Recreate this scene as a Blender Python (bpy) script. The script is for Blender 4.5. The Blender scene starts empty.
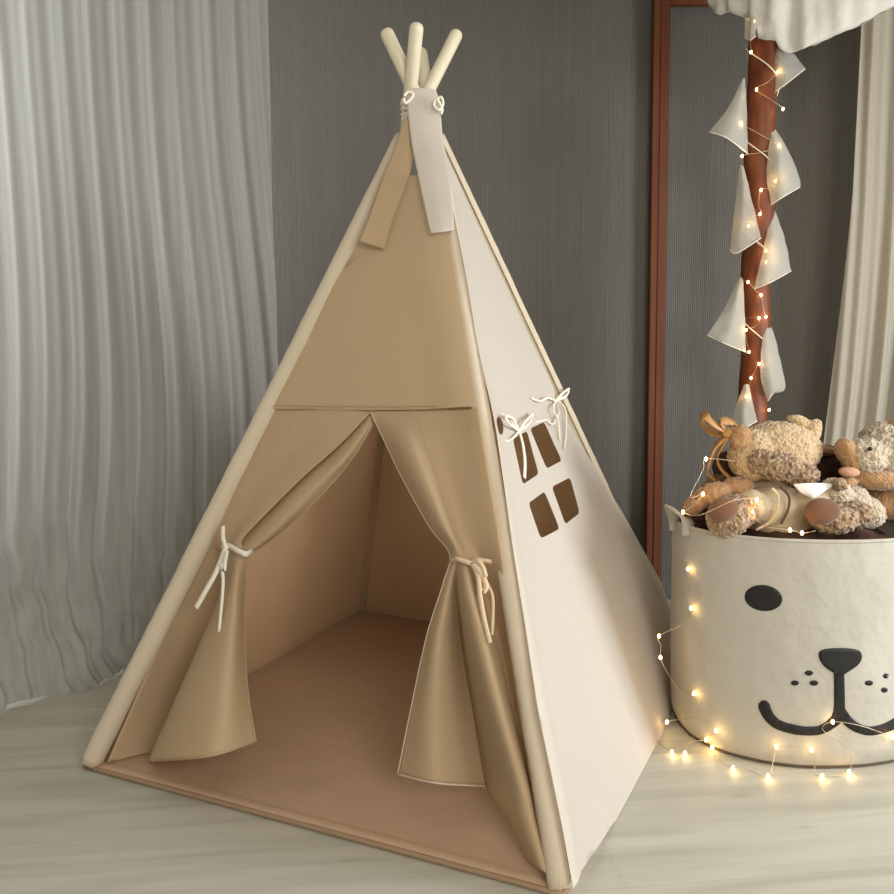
import bpy, bmesh, math, random
from mathutils import Vector, Matrix, noise
from mathutils.geometry import delaunay_2d_cdt
R = random.Random(7)
C = bpy.context.scene.collection
S = bpy.context.scene

# ---------------------------------------------------------------- camera
FPX, PITCH, ROLL, CH = 811.4, math.radians(5.2), math.radians(-0.45), 0.921
RT0 = Vector((1, 0, 0)); FW = Vector((0, math.cos(PITCH), -math.sin(PITCH))); UP0 = Vector((0, math.sin(PITCH), math.cos(PITCH)))
RT = RT0*math.cos(ROLL) + UP0*math.sin(ROLL); UP = -RT0*math.sin(ROLL) + UP0*math.cos(ROLL)
CP = Vector((0, 0, CH))
cd = bpy.data.cameras.new('camera'); cam = bpy.data.objects.new('camera', cd); C.objects.link(cam)
m = Matrix((RT, UP, -FW)).transposed().to_4x4(); m.translation = CP
cam.matrix_world = m; cd.sensor_width = 36; cd.lens = 36*FPX/894; cd.clip_start = 0.05
S.camera = cam

# ---------------------------------------------------------------- world, lights, exposure
w = bpy.data.worlds.new('world'); S.world = w; w.use_nodes = True
w.node_tree.nodes['Background'].inputs[0].default_value = (1.0, 0.93, 0.82, 1)
w.node_tree.nodes['Background'].inputs[1].default_value = 0.55
def area(name, loc, target, sx, sy, power, col):
    l = bpy.data.lights.new(name, 'AREA'); l.shape = 'RECTANGLE'; l.size = sx; l.size_y = sy; l.energy = power; l.color = col
    o = bpy.data.objects.new(name, l); C.objects.link(o); o.location = loc
    o.rotation_euler = (Vector(target)-Vector(loc)).to_track_quat('-Z', 'Y').to_euler(); return o
area('window_daylight', (2.72, 1.15, 1.15), (0.3, 1.85, 0.6), 0.9, 1.2, 74, (0.90, 0.95, 1.0))
area('left_window_daylight', (-2.02, 1.95, 1.50), (0.2, 2.2, 1.2), 1.5, 1.7, 50, (0.90, 0.96, 1.0))
area('room_fill', (1.05, -1.45, 1.6), (-0.3, 2.2, 0.5), 1.5, 1.2, 70, (1.0, 0.97, 0.91))  # added fill from behind the camera, brightens tent opening and folds
vs = S.view_settings; vs.view_transform = 'Standard'; vs.look = 'None'; vs.gamma = 1; vs.use_curve_mapping = False; vs.exposure = 0.0

# ---------------------------------------------------------------- helpers
def ray(px, py):
    a, b = px-447, py-447
    return FW*FPX + RT*a - UP*b
def at(px, py, Y):
    d = ray(px, py); return CP + d*(Y/d.y)
def atz(px, py, z=0.0):
    d = ray(px, py); return CP + d*((z-CH)/d.z)
def to_px(P):
    v = Vector(P)-CP; k = FPX/v.dot(FW); return 447+v.dot(RT)*k, 447-v.dot(UP)*k
ORG = {}
def wloc(o): return ORG.get(o.name, Vector((0, 0, 0)))
def obj(name, verts, faces, mat, parent=None, smooth=True, solid=0, bevel=0, sub=0):
    """one mesh object from world space vertices"""
    org = wloc(parent) if parent else (Vector((sum(v[0] for v in verts), sum(v[1] for v in verts), 0))/len(verts))
    if not parent: org.z = min(v[2] for v in verts)
    me = bpy.data.meshes.new(name)
    me.from_pydata([tuple(Vector(v)-org) for v in verts], [], [tuple(f) for f in faces])
    me.validate(); bm = bmesh.new(); bm.from_mesh(me); bmesh.ops.recalc_face_normals(bm, faces=bm.faces); bm.to_mesh(me); bm.free()
    for p in me.polygons: p.use_smooth = smooth
    me.materials.append(mat)
    o = bpy.data.objects.new(name, me); C.objects.link(o)
    if parent: o.parent = parent
    else: o.location = org
    ORG[o.name] = org.copy()
    if solid:
        s = o.modifiers.new('thick', 'SOLIDIFY'); s.thickness = solid; s.offset = 0
    if bevel:
        b = o.modifiers.new('bevel', 'BEVEL'); b.width = bevel; b.segments = 3; b.limit_method = 'ANGLE'
    if sub:
        b = o.modifiers.new('sub', 'SUBSURF'); b.levels = sub; b.render_levels = sub
    return o
def tag(o, label, cat, group=None, kind=None):
    if label: o['label'] = label
    if cat: o['category'] = cat
    if group: o['group'] = group
    if kind: o['kind'] = kind
    return o
def thing(name, loc, label, cat, group=None):
    o = bpy.data.objects.new(name, None); C.objects.link(o); o.location = loc; o.empty_display_size = .05
    ORG[o.name] = Vector(loc); return tag(o, label, cat, group)
class MB:
    def __init__(s): s.v = []; s.f = []
    def add(s, v, f):
        n = len(s.v); s.v += [Vector(x) for x in v]; s.f += [tuple(i+n for i in q) for q in f]; return s
    def box(s, a, b):
        x0, y0, z0 = a; x1, y1, z1 = b
        return s.add([(x0,y0,z0),(x1,y0,z0),(x1,y1,z0),(x0,y1,z0),(x0,y0,z1),(x1,y0,z1),(x1,y1,z1),(x0,y1,z1)],
                     [(0,3,2,1),(4,5,6,7),(0,1,5,4),(1,2,6,5),(2,3,7,6),(3,0,4,7)])
    def build(s, name, mat, parent=None, **k): return obj(name, s.v, s.f, mat, parent, **k)
def cr(p, n, closed=False):
    """catmull-rom samples through list of vectors/tuples"""
    p = [Vector(q) for q in p]; out = []; N = len(p)
    segs = N if closed else N-1
    for i in range(segs):
        if closed: a, b, c, d = p[(i-1) % N], p[i], p[(i+1) % N], p[(i+2) % N]
        else: a, b, c, d = p[max(i-1, 0)], p[i], p[i+1], p[min(i+2, N-1)]
        for k in range(n):
            t = k/n
            out.append(0.5*((2*b)+(c-a)*t+(2*a-5*b+4*c-d)*t*t+(3*b-a-3*c+d)*t*t*t))
    if not closed: out.append(p[-1])
    return out
def loft(rows, nu=6, nv=6):
    rr = [cr(r, nu) for r in rows]
    cols = [cr([r[i] for r in rr], nv) for i in range(len(rr[0]))]
    V = []; n = len(cols); mrows = len(cols[0])
    for j in range(mrows):
        for i in range(n): V.append(cols[i][j])
    F = [(j*n+i, j*n+i+1, (j+1)*n+i+1, (j+1)*n+i) for j in range(mrows-1) for i in range(n-1)]
    return V, F
def tube(pts, r, seg=10, cap='flat', arc=None, start=None):
    """tube along pts; r is a number or a list"""
    pts = [Vector(p) for p in pts]; N = len(pts); rs = r if isinstance(r, (list, tuple)) else [r]*N
    V = []; F = []; t = (pts[1]-pts[0]).normalized()
    u = Vector(start) if start else (Vector((0, 0, 1)) if abs(t.z) < .9 else Vector((1, 0, 0)))
    u = (u-t*u.dot(t)).normalized()
    for i in range(N):
        t = (pts[min(i+1, N-1)]-pts[max(i-1, 0)]).normalized()
        u = (u-t*u.dot(t)).normalized(); v = t.cross(u)
        for k in range(seg):
            a = 2*math.pi*k/seg
            V.append(pts[i]+(u*math.cos(a)+v*math.sin(a))*rs[i])
    for i in range(N-1):
        for k in range(seg):
            k2 = (k+1) % seg; F.append((i*seg+k, i*seg+k2, (i+1)*seg+k2, (i+1)*seg+k))
    F.append(tuple(range(seg))); F.append(tuple((N-1)*seg+k for k in range(seg)))
    return V, F
def band(pts, wid, wdir, thick=.0012):
    """flat ribbon along pts; width direction wdir"""
    pts = [Vector(p) for p in pts]; ws = wid if isinstance(wid, (list, tuple)) else [wid]*len(pts)
    V = []; F = []
    for i, p in enumerate(pts):
        t = (pts[min(i+1, len(pts)-1)]-pts[max(i-1, 0)]).normalized()
        d = Vector(wdir[i] if isinstance(wdir, list) else wdir); d = (d-t*d.dot(t)).normalized(); n = t.cross(d)*thick
        V += [p-d*ws[i]/2-n, p+d*ws[i]/2-n, p+d*ws[i]/2+n, p-d*ws[i]/2+n]
    for i in range(len(pts)-1):
        for k in range(4): F.append((4*i+k, 4*i+(k+1) % 4, 4*i+4+(k+1) % 4, 4*i+4+k))
    F += [(0, 1, 2, 3), tuple(4*(len(pts)-1)+k for k in range(4))]
    return V, F
def ellipsoid(c, r, rot=None, nu=28, nv=16, amp=0, freq=20, seed=0, pw=1):
    c = Vector(c); V = []; F = []
    for j in range(nv+1):
        th = math.pi*j/nv
        for i in range(nu):
            a = 2*math.pi*i/nu
            d = Vector((math.sin(th)*math.cos(a), math.sin(th)*math.sin(a), math.cos(th)))
            k = 1
            if amp: k = 1+amp*noise.noise(d*freq+Vector((seed, 0, 0)))
            p = Vector((d.x*r[0], d.y*r[1], d.z*r[2]))*k
            if rot: p = rot @ p
            V.append(c+p)
    for j in range(nv):
        for i in range(nu):
            i2 = (i+1) % nu; F.append((j*nu+i, j*nu+i2, (j+1)*nu+i2, (j+1)*nu+i))
    # weld the poles
    return V, F

# ---------------------------------------------------------------- materials
def mat(name, col, rough=.8, spec=.3, bump=None, var=None, transl=0, transp=0, sheen=0, metal=0, emit=None, coords='Object'):
    """bump: list of (kind, scale(vec or num), strength, distance); var: (scale vec/num, amount, second colour)"""
    m_ = bpy.data.materials.new(name); m_.use_nodes = True; nt = m_.node_tree; N = nt.nodes; L = nt.links
    b = N['Principled BSDF']; out = N['Material Output']
    b.inputs['Base Color'].default_value = (*col, 1); b.inputs['Roughness'].default_value = rough
    b.inputs['Specular IOR Level'].default_value = spec; b.inputs['Metallic'].default_value = metal
    if sheen: b.inputs['Sheen Weight'].default_value = sheen; b.inputs['Sheen Roughness'].default_value = .5
    tc = N.new('ShaderNodeTexCoord')
    def mapped(sc):
        mp = N.new('ShaderNodeMapping'); L.new(tc.outputs[coords], mp.inputs[0])
        mp.inputs['Scale'].default_value = sc if isinstance(sc, (tuple, list)) else (sc, sc, sc); return mp.outputs[0]
    csock = None
    if var:
        sc, amt, c2 = var
        nz = N.new('ShaderNodeTexNoise'); nz.inputs['Detail'].default_value = 5; nz.inputs['Scale'].default_value = 1; L.new(mapped(sc), nz.inputs['Vector'])
        rp = N.new('ShaderNodeValToRGB'); rp.color_ramp.elements[0].position = .5-amt; rp.color_ramp.elements[1].position = .5+amt
        rp.color_ramp.elements[0].color = (*c2, 1); rp.color_ramp.elements[1].color = (*col, 1)
        L.new(nz.outputs[0], rp.inputs[0]); L.new(rp.outputs[0], b.inputs['Base Color']); csock = rp.outputs[0]
    nrm = None
    for kind, sc, st, dist in (bump or []):
        if kind == 'noise': t = N.new('ShaderNodeTexNoise'); t.inputs['Scale'].default_value = 1; t.inputs['Detail'].default_value = 4; o_ = t.outputs[0]
        elif kind == 'voronoi': t = N.new('ShaderNodeTexVoronoi'); t.inputs['Scale'].default_value = 1; o_ = t.outputs[0]
        elif kind == 'wavex': t = N.new('ShaderNodeTexWave'); t.bands_direction = 'X'; t.inputs['Scale'].default_value = 1; t.inputs['Distortion'].default_value = 1.0; t.inputs['Detail'].default_value = 2; o_ = t.outputs[0]
        elif kind == 'wavez': t = N.new('ShaderNodeTexWave'); t.bands_direction = 'Z'; t.inputs['Scale'].default_value = 1; o_ = t.outputs[0]
        L.new(mapped(sc), t.inputs['Vector'])
        bp = N.new('ShaderNodeBump'); bp.inputs['Strength'].default_value = st; bp.inputs['Distance'].default_value = dist
        L.new(o_, bp.inputs['Height'])
        if nrm: L.new(nrm, bp.inputs['Normal'])
        nrm = bp.outputs[0]
    if nrm: L.new(nrm, b.inputs['Normal'])
    if emit: b.inputs['Emission Color'].default_value = (*emit[0], 1); b.inputs['Emission Strength'].default_value = emit[1]
    cur = b.outputs[0]
    if transl:
        t = N.new('ShaderNodeBsdfTranslucent'); t.inputs[0].default_value = (*col, 1)
        if csock: L.new(csock, t.inputs[0])
        if nrm: L.new(nrm, t.inputs['Normal'])
        mx = N.new('ShaderNodeMixShader'); mx.inputs[0].default_value = transl; L.new(cur, mx.inputs[1]); L.new(t.outputs[0], mx.inputs[2]); cur = mx.outputs[0]
    if transp:
        t = N.new('ShaderNodeBsdfTransparent'); mx = N.new('ShaderNodeMixShader'); mx.inputs[0].default_value = transp
        L.new(cur, mx.inputs[1]); L.new(t.outputs[0], mx.inputs[2]); cur = mx.outputs[0]
    L.new(cur, out.inputs[0]); return m_
WEAVE = [('noise', 9, .25, .02), ('noise', 380, .25, .001)]
M = dict(
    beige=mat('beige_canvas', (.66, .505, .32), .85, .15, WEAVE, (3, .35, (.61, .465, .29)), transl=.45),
    cream=mat('lit_canvas', (.76, .70, .62), .85, .15, WEAVE, (3, .35, (.73, .665, .58)), transl=.4),  # same tent cloth as beige, brightness of the window-lit side put into the colour
    sleeve=mat('pole_sleeve_canvas', (.70, .60, .46), .85, .15, WEAVE, (5, .35, (.64, .54, .40)), transl=.2),
    bounce_lit=mat('bounce_lit_canvas', (.60, .40, .235), .85, .15, WEAVE, (3, .35, (.55, .36, .205)), transl=.22),  # same cloth again, warm bounced light inside the tent put into the colour
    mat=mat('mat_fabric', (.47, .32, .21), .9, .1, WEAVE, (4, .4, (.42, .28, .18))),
    piping=mat('piping', (.30, .20, .12), .9, .1),
    seam=mat('seam_thread', (.36, .25, .14), .9, .1),
    ribbon=mat('beige_ribbon', (.68, .52, .35), .8, .15, [('noise', 300, .2, .001)]),
    ribbonw=mat('white_ribbon', (.78, .72, .60), .8, .15, [('noise', 300, .2, .001)]),
    pole=mat('pale_wood', (.68, .62, .46), .5, .4, [('noise', (60, 60, 3), .15, .002)], ((40, 40, 2), .4, (.60, .52, .36))),
    darkwood=mat('red_brown_wood', (.15, .050, .018), .6, .2, [('noise', (60, 60, 3), .25, .003)], ((50, 50, 2.5), .35, (.10, .026, .012))),
    postwood=mat('post_wood', (.17, .052, .017), .5, .25, [('noise', (30, 30, 5), .5, .01)], ((30, 30, 6), .3, (.085, .02, .009))),
    wall=mat('reeded_wallpaper', (.148, .137, .118), .7, .25, [('wavex', (42, 42, .15), .55, .004), ('noise', (160, 160, 2), .5, .003)], ((170, 170, 1.5), .45, (.115, .104, .088))),
    plain=mat('plain_wall', (.30, .28, .25), .8, .2, [('noise', 40, .1, .002)]),
    ceil=mat('ceiling_paint', (.62, .60, .56), .9, .1),
    curtain=mat('grey_linen', (.48, .47, .435), .9, .1, [('noise', (90, 90, 3), .3, .004), ('noise', 260, .2, .001)], ((30, 30, .7), .35, (.33, .32, .29)), transl=.34, transp=.03),
    sheer=mat('cream_sheer', (.60, .54, .43), .9, .1, [('noise', (80, 80, 3), .3, .003)], transl=.45, transp=.06),
    tulle=mat('white_tulle', (.68, .65, .58), .85, .2, [('noise', 14, .5, .02)], transl=.4, transp=.04),
    gauze=mat('white_gauze', (.66, .64, .57), .85, .2, [('voronoi', 300, .5, .002), ('noise', 60, .4, .004)], transl=.45, transp=.38),
    canvas=mat('white_canvas', (.57, .535, .455), .75, .2, [('noise', 7, .5, .03), ('noise', 300, .3, .001)], (4, .4, (.50, .46, .38)), transl=.2),
    ink=mat('black_print', (.012, .011, .010), .6, .3, [('noise', 300, .2, .001)]),
    wire=mat('copper_wire', (.52, .42, .28), .35, .5, metal=.6),
    bulb=mat('lit_bulb', (1, .8, .5), .4, .3, emit=((1.0, .62, .25), 15)),
    plush=mat('pale_plush', (.58, .41, .235), .95, .1, [('voronoi', 130, .9, .006), ('noise', 200, .8, .004)], (60, .3, (.52, .36, .19)), sheen=.3),
    curly=mat('curly_plush', (.52, .36, .21), .95, .1, [('voronoi', 95, 1, .010), ('noise', 90, .8, .006)], (85, .16, (.20, .11, .055)), sheen=.3),
    grey_plush=mat('white_plush', (.58, .46, .31), .95, .1, [('voronoi', 130, .9, .006), ('noise', 160, .8, .005)], (80, .2, (.42, .34, .25)), sheen=.3),
    tan=mat('tan_plush', (.41, .245, .12), .95, .1, [('voronoi', 160, .6, .004), ('noise', 200, .6, .003)], (50, .3, (.33, .17, .07)), sheen=.3),
    suede=mat('brown_suede', (.20, .095, .045), .9, .15, [('noise', 200, .4, .002)], (18, .3, (.12, .055, .026)), sheen=.3),
    pinkish=mat('rosy_suede', (.48, .27, .17), .9, .15, [('noise', 200, .4, .002)]),
    knit=mat('cream_knit', (.62, .51, .35), .9, .1, [('wavez', (10, 10, 90), .5, .003), ('noise', 120, .4, .003)]),
    collar=mat('white_collar', (.80, .74, .66), .8, .2, [('noise', 120, .2, .002)]),
    trim=mat('dark_trim', (.10, .075, .05), .9, .1),
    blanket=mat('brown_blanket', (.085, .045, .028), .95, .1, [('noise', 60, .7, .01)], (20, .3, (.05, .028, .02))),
    amber=mat('amber_ribbon', (.50, .27, .085), .45, .4, [('noise', 120, .2, .002)], (30, .3, (.36, .17, .05))),
    paint=mat('white_paint', (.7, .68, .62), .5, .4),
    glass=mat('window_glass', (.9, .95, 1), .05, .5, transp=.9),
)
# floor: pale limed planks that run across the room
def floor_mat():
    m_ = bpy.data.materials.new('limed_planks'); m_.use_nodes = True; nt = m_.node_tree; N = nt.nodes; L = nt.links; b = N['Principled BSDF']
    tc = N.new('ShaderNodeTexCoord')
    rot = N.new('ShaderNodeMapping'); rot.inputs['Rotation'].default_value = (0, 0, math.radians(-6)); L.new(tc.outputs['Object'], rot.inputs[0])
    br = N.new('ShaderNodeTexBrick'); L.new(rot.outputs[0], br.inputs[0])
    br.inputs['Scale'].default_value = 1; br.inputs['Brick Width'].default_value = 1.9; br.inputs['Row Height'].default_value = .19
    br.inputs['Mortar Size'].default_value = .0016; br.inputs['Mortar Smooth'].default_value = .6
    br.inputs['Color1'].default_value = (.50, .475, .395, 1); br.inputs['Color2'].default_value = (.465, .44, .365, 1); br.inputs['Mortar'].default_value = (.43, .405, .335, 1)
    mp = N.new('ShaderNodeMapping'); mp.inputs['Scale'].default_value = (1.6, 22, 1); L.new(rot.outputs[0], mp.inputs[0])
    nz = N.new('ShaderNodeTexNoise'); nz.inputs['Scale'].default_value = 1; nz.inputs['Detail'].default_value = 6; nz.inputs['Distortion'].default_value = .6; L.new(mp.outputs[0], nz.inputs[0])
    rp = N.new('ShaderNodeValToRGB'); rp.color_ramp.elements[0].position = .30; rp.color_ramp.elements[1].position = .62
    rp.color_ramp.elements[0].color = (.80, .79, .77, 1); rp.color_ramp.elements[1].color = (1, 1, 1, 1); L.new(nz.outputs[0], rp.inputs[0])
    mx = N.new('ShaderNodeMix'); mx.data_type = 'RGBA'; mx.blend_type = 'MULTIPLY'; mx.inputs[0].default_value = 1
    L.new(br.outputs[0], mx.inputs[6]); L.new(rp.outputs[0], mx.inputs[7])
    # a few small dark knots
    mk = N.new('ShaderNodeMapping'); mk.inputs['Scale'].default_value = (3.2, 13, 1); L.new(rot.outputs[0], mk.inputs[0])
    vo = N.new('ShaderNodeTexVoronoi'); vo.inputs['Scale'].default_value = 1; L.new(mk.outputs[0], vo.inputs[0])
    kr = N.new('ShaderNodeValToRGB'); kr.color_ramp.elements[0].position = .03; kr.color_ramp.elements[1].position = .13
    kr.color_ramp.elements[0].color = (.80, .78, .74, 1); kr.color_ramp.elements[1].color = (1, 1, 1, 1); L.new(vo.outputs['Distance'], kr.inputs[0])
    m2 = N.new('ShaderNodeMix'); m2.data_type = 'RGBA'; m2.blend_type = 'MULTIPLY'; m2.inputs[0].default_value = 1
    L.new(mx.outputs[2], m2.inputs[6]); L.new(kr.outputs[0], m2.inputs[7]); L.new(m2.outputs[2], b.inputs['Base Color'])
    b.inputs['Roughness'].default_value = .42; b.inputs['Specular IOR Level'].default_value = .35
    bp = N.new('ShaderNodeBump'); bp.inputs['Strength'].default_value = .12; bp.inputs['Distance'].default_value = .004; L.new(nz.outputs[0], bp.inputs['Height']); L.new(bp.outputs[0], b.inputs['Normal'])
    return m_
M['floor'] = floor_mat()

# ---------------------------------------------------------------- the room
XL, XR, YB, YF, ZC = -2.05, 2.80, 3.22, -1.7, 2.60
def struct(name, mb, m_, **k):
    o = mb.build(name, m_, smooth=False, **k); o['kind'] = 'structure'; return o
struct('floor', MB().box((XL-.1, YF, -.06), (XR+.1, YB+.1, 0)), M['floor'])
struct('ceiling', MB().box((XL-.1, YF, ZC), (XR+.1, YB+.1, ZC+.08)), M['ceil'])
struct('wall_back', MB().box((XL-.1, YB, 0), (XR+.1, YB+.1, ZC)), M['wall'])
struct('wall_left', MB().box((XL-.1, YF, 0), (XL, 1.15, ZC)).box((XL-.1, 2.75, 0), (XL, YB, ZC)).box((XL-.1, 1.15, 0), (XL, 2.75, .65)).box((XL-.1, 1.15, 2.35), (XL, 2.75, ZC)), M['plain'])
wy0, wy1, wz0, wz1 = .60, 1.75, .50, 1.85
struct('wall_right', MB().box((XR, YF, 0), (XR+.1, wy0, ZC)).box((XR, wy1, 0), (XR+.1, YB, ZC)).box((XR, wy0, 0), (XR+.1, wy1, wz0)).box((XR, wy0, wz1), (XR+.1, wy1, ZC)), M['plain'])
wf = MB()
for a, b in (((wy0, wz0), (wy0+.05, wz1)), ((wy1-.05, wz0), (wy1, wz1)), ((wy0, wz0), (wy1, wz0+.05)), ((wy0, wz1-.05), (wy1, wz1)), (((wy0+wy1)/2-.02, wz0), ((wy0+wy1)/2+.02, wz1))):
    wf.box((XR+.02, a[0], a[1]), (XR+.07, b[0], b[1]))
win = struct('window_1', wf, M['paint'])
wf = MB()
for a, b in (((1.15, .65), (1.2, 2.35)), ((2.7, .65), (2.75, 2.35)), ((1.15, .65), (2.75, .70)), ((1.15, 2.30), (2.75, 2.35)), ((1.93, .65), (1.97, 2.35))):
    wf.box((XL-.07, a[0], a[1]), (XL-.02, b[0], b[1]))
struct('window_2', wf, M['paint'])

# ---------------------------------------------------------------- tent frame points
L0, F0, B0, R0 = atz(91, 768), atz(560, 894), atz(361, 612), atz(684, 671)
AP = at(420, 110, (L0.y+F0.y+B0.y+R0.y)/4)
ctr = (L0+F0+B0+R0)/4
print('CORNERS', L0, F0, B0, R0, AP, ctr, (L0-F0).length, (F0-R0).length, (R0-B0).length, (B0-L0).length)
tent = thing('play_tent', ctr, 'beige canvas teepee play tent with open tied front flaps, standing on the floor', 'tent')
class Face:
    def __init__(s, p0, p1, ap):
        s.p0, s.p1, s.ap = p0, p1, ap; s.n = (p1-p0).cross(ap-p0).normalized()
        if s.n.dot((p0+p1)/2-ctr) < 0: s.n = -s.n
    def px(s, x, y, off=0):
        d = ray(x, y); return CP + d*((s.p0-CP).dot(s.n)+off)/d.dot(s.n)
    def st(s, u, t, off=0):
        return s.p0.lerp(s.p1, u).lerp(s.ap, t) + s.n*off
FR, RS, BK, LS = Face(L0, F0, AP), Face(F0, R0, AP), Face(B0, R0, AP), Face(L0, B0, AP)

# poles: straight rods that pass beside each other at the crossing and go on beyond it
PR = .0175
poles = {}
for nm, base, ext in (('L', L0, .235), ('R', R0, .19), ('F', F0, .20), ('B', B0, .185)):
    flat = Vector((AP.x-base.x, AP.y-base.y, 0)).normalized(); side = Vector((0, 0, 1)).cross(flat)
    X = AP + side*{'F': -.028, 'B': -.030, 'L': .017, 'R': .017}[nm]
    b = base + Vector((0, 0, .012)); d = (X-b).normalized(); tip = X+d*ext
    poles[nm] = (b, tip, d, X)
    n = 24; pts = [b.lerp(tip, i/n) for i in range(n+1)]; rs = [PR]*(n+1)
    for q, kk in ((.35, .97), (.7, .80), (.9, .5), (1.0, .12)):   # rounded tip
        pts.append(tip+d*PR*q); rs.append(PR*kk)
    obj('pole', *tube(pts, rs, 16), M['pole'], tent)

# sleeves round the poles (fabric tubes), slightly wrinkled
def sleeve(nm, m_, t1=.86, rad=.0245, arc=(0, 2*math.pi), ref=None, seed=0):
    b, tip, d, X = poles[nm]; n = 90; seg = 18; V = []; F = []
    u = ref if ref else Vector((1, 0, 0)); u = (u-d*u.dot(d)).normalized(); v = d.cross(u)
    top = b.lerp(X, t1)
    full = arc[1]-arc[0] > 6.2; ns = seg if full else seg+1
    for i in range(n+1):
        p = b.lerp(top, i/n)
        for k in range(ns):
            a = arc[0]+(arc[1]-arc[0])*k/seg
            rr = rad*(1+.05*noise.noise(Vector((i*.8, math.cos(a)*1.2+seed, math.sin(a)*1.2)))+.04*noise.noise(Vector((i*.15, seed, a))))
            V.append(p+(u*math.cos(a)+v*math.sin(a))*rr)
    for i in range(n):
        for k in range(seg):
            k2 = (k+1) % ns if full else k+1; F.append((i*ns+k, i*ns+k2, (i+1)*ns+k2, (i+1)*ns+k))
    return obj('pole_sleeve', V, F, m_, tent, solid=.0015)
sleeve('L', M['sleeve'], .955, seed=1)
sleeve('F', M['sleeve'], .93, seed=2, rad=.0208)
sleeve('B', M['beige'], .86, seed=3)
sleeve('R', M['sleeve'], .955, seed=4, rad=.0235, arc=(math.radians(-82), math.radians(128)), ref=Vector((1, .25, 0)))

# plain panels inside (left and back): gently wavy
def panel(face, m_, t1, name, w=.004, seed=0, marg=0.0):
    nu, nv = 26, 40; V = []; F = []
    for j in range(nv+1):
        t = t1*j/nv
        for i in range(nu+1):
            u = marg+(1-2*marg)*i/nu; p = face.st(u, t, 0)
            V.append(p+face.n*(w*noise.noise(Vector((u*3, t*4, seed)))*math.sin(math.pi*i/nu) - .012*math.sin(math.pi*i/nu)*(1-t)))
    for j in range(nv):
        for i in range(nu):
            a = j*(nu+1)+i; F.append((a, a+1, a+nu+2, a+nu+1))
    for v in V: v.z = max(v.z, .014)
    return obj(name, V, F, m_, tent)
panel(LS, M['bounce_lit'], .89, 'left_panel', .012, 1)
panel(BK, M['bounce_lit'], .89, 'back_panel', .012, 2)

# floor mat of the tent with piped rim
def inset(p, k): return ctr + (p-ctr)*k
q = [inset(p, 1.012) for p in (L0, F0, R0, B0)]
mv = []; n = 24
rim = []
for a in range(4):
    for i in range(n):
        p = q[a].lerp(q[(a+1) % 4], i/n); rim.append(Vector((p.x, p.y, 0)))
top = [p+Vector((0, 0, .011+.001*noise.noise(p*9))) for p in rim]; inn = [inset(p, .975)+Vector((0, 0, .013)) for p in rim]
V = [p+Vector((0, 0, .002)) for p in rim]+top+inn; N_ = len(rim); F = []
for l in range(2):
    for i in range(N_): F.append((l*N_+i, l*N_+(i+1) % N_, (l+1)*N_+(i+1) % N_, (l+1)*N_+i))
# inner grid
G = 30; base_i = len(V)
qi = [inset(p, .975) for p in q]
F.append(tuple(2*N_+i for i in range(N_))); F.append(tuple(range(N_)))
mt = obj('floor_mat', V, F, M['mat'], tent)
pip = cr([p+Vector((0, 0, .007)) for p in rim]+[rim[0]+Vector((0, 0, .007))], 1)
obj('piping', *tube([inset(p, 1.003) for p in pip], .0055, 8), M['piping'], mt)
sl = [inset(p, .965)+Vector((0, 0, .0142)) for p in rim]; sl.append(sl[0])
obj('stitching', *tube(sl, .0013, 6), M['seam'], mt)

# flat face fabric from a pixel outline on a face plane, with holes
def cut_panel(name, face, outline, holes, m_, off=0, step=.03, wav=.004, parent=tent, bulge=None):
    o = face.p0; ax = (face.p1-face.p0).normalized(); ay = face.n.cross(ax)
    to2 = lambda P: Vector(((P-o).dot(ax), (P-o).dot(ay)))
    loops = [[to2(P) for P in outline]]+[[to2(P) for P in h] for h in holes]
    v2 = []; ed = []
    for lp in loops:
        dense = []
        for i in range(len(lp)):
            a, b = lp[i], lp[(i+1) % len(lp)]; k = max(1, int((b-a).length/step))
            for j in range(k): dense.append(a.lerp(b, j/k))
        s = len(v2); v2 += dense; ed += [(s+i, s+(i+1) % len(dense)) for i in range(len(dense))]
    def inside(p, lp):
        r = False; j = len(lp)-1
        for i in range(len(lp)):
            if (lp[i].y > p.y) != (lp[j].y > p.y) and p.x < (lp[j].x-lp[i].x)*(p.y-lp[i].y)/(lp[j].y-lp[i].y)+lp[i].x: r = not r
            j = i
        return r
    xs = [p.x for p in loops[0]]; ys = [p.y for p in loops[0]]
    x = min(xs)+step/2
    while x < max(xs):
        y = min(ys)+step/2
        while y < max(ys):
            p = Vector((x+R.uniform(-.2, .2)*step, y+R.uniform(-.2, .2)*step))
            if inside(p, loops[0]) and not any(inside(p, h) for h in loops[1:]): v2.append(p)
            y += step
        x += step
    vo, eo, fo, *_ = delaunay_2d_cdt(v2, ed, [], 0, 1e-6)
    fs = []
    for f in fo:
        c = sum((vo[i] for i in f), Vector((0, 0)))/len(f)
        if inside(c, loops[0]) and not any(inside(c, h) for h in loops[1:]): fs.append(f)
    V = []
    for p in vo:
        P = o+ax*p.x+ay*p.y
        k = wav*noise.noise(Vector((p.x*5, p.y*3.5, 3)))+(bulge(p) if bulge else 0)
        V.append(P+face.n*(off+k))
    for v in V: v.z = max(v.z, .002)
    return obj(name, V, fs, m_, parent)

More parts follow.
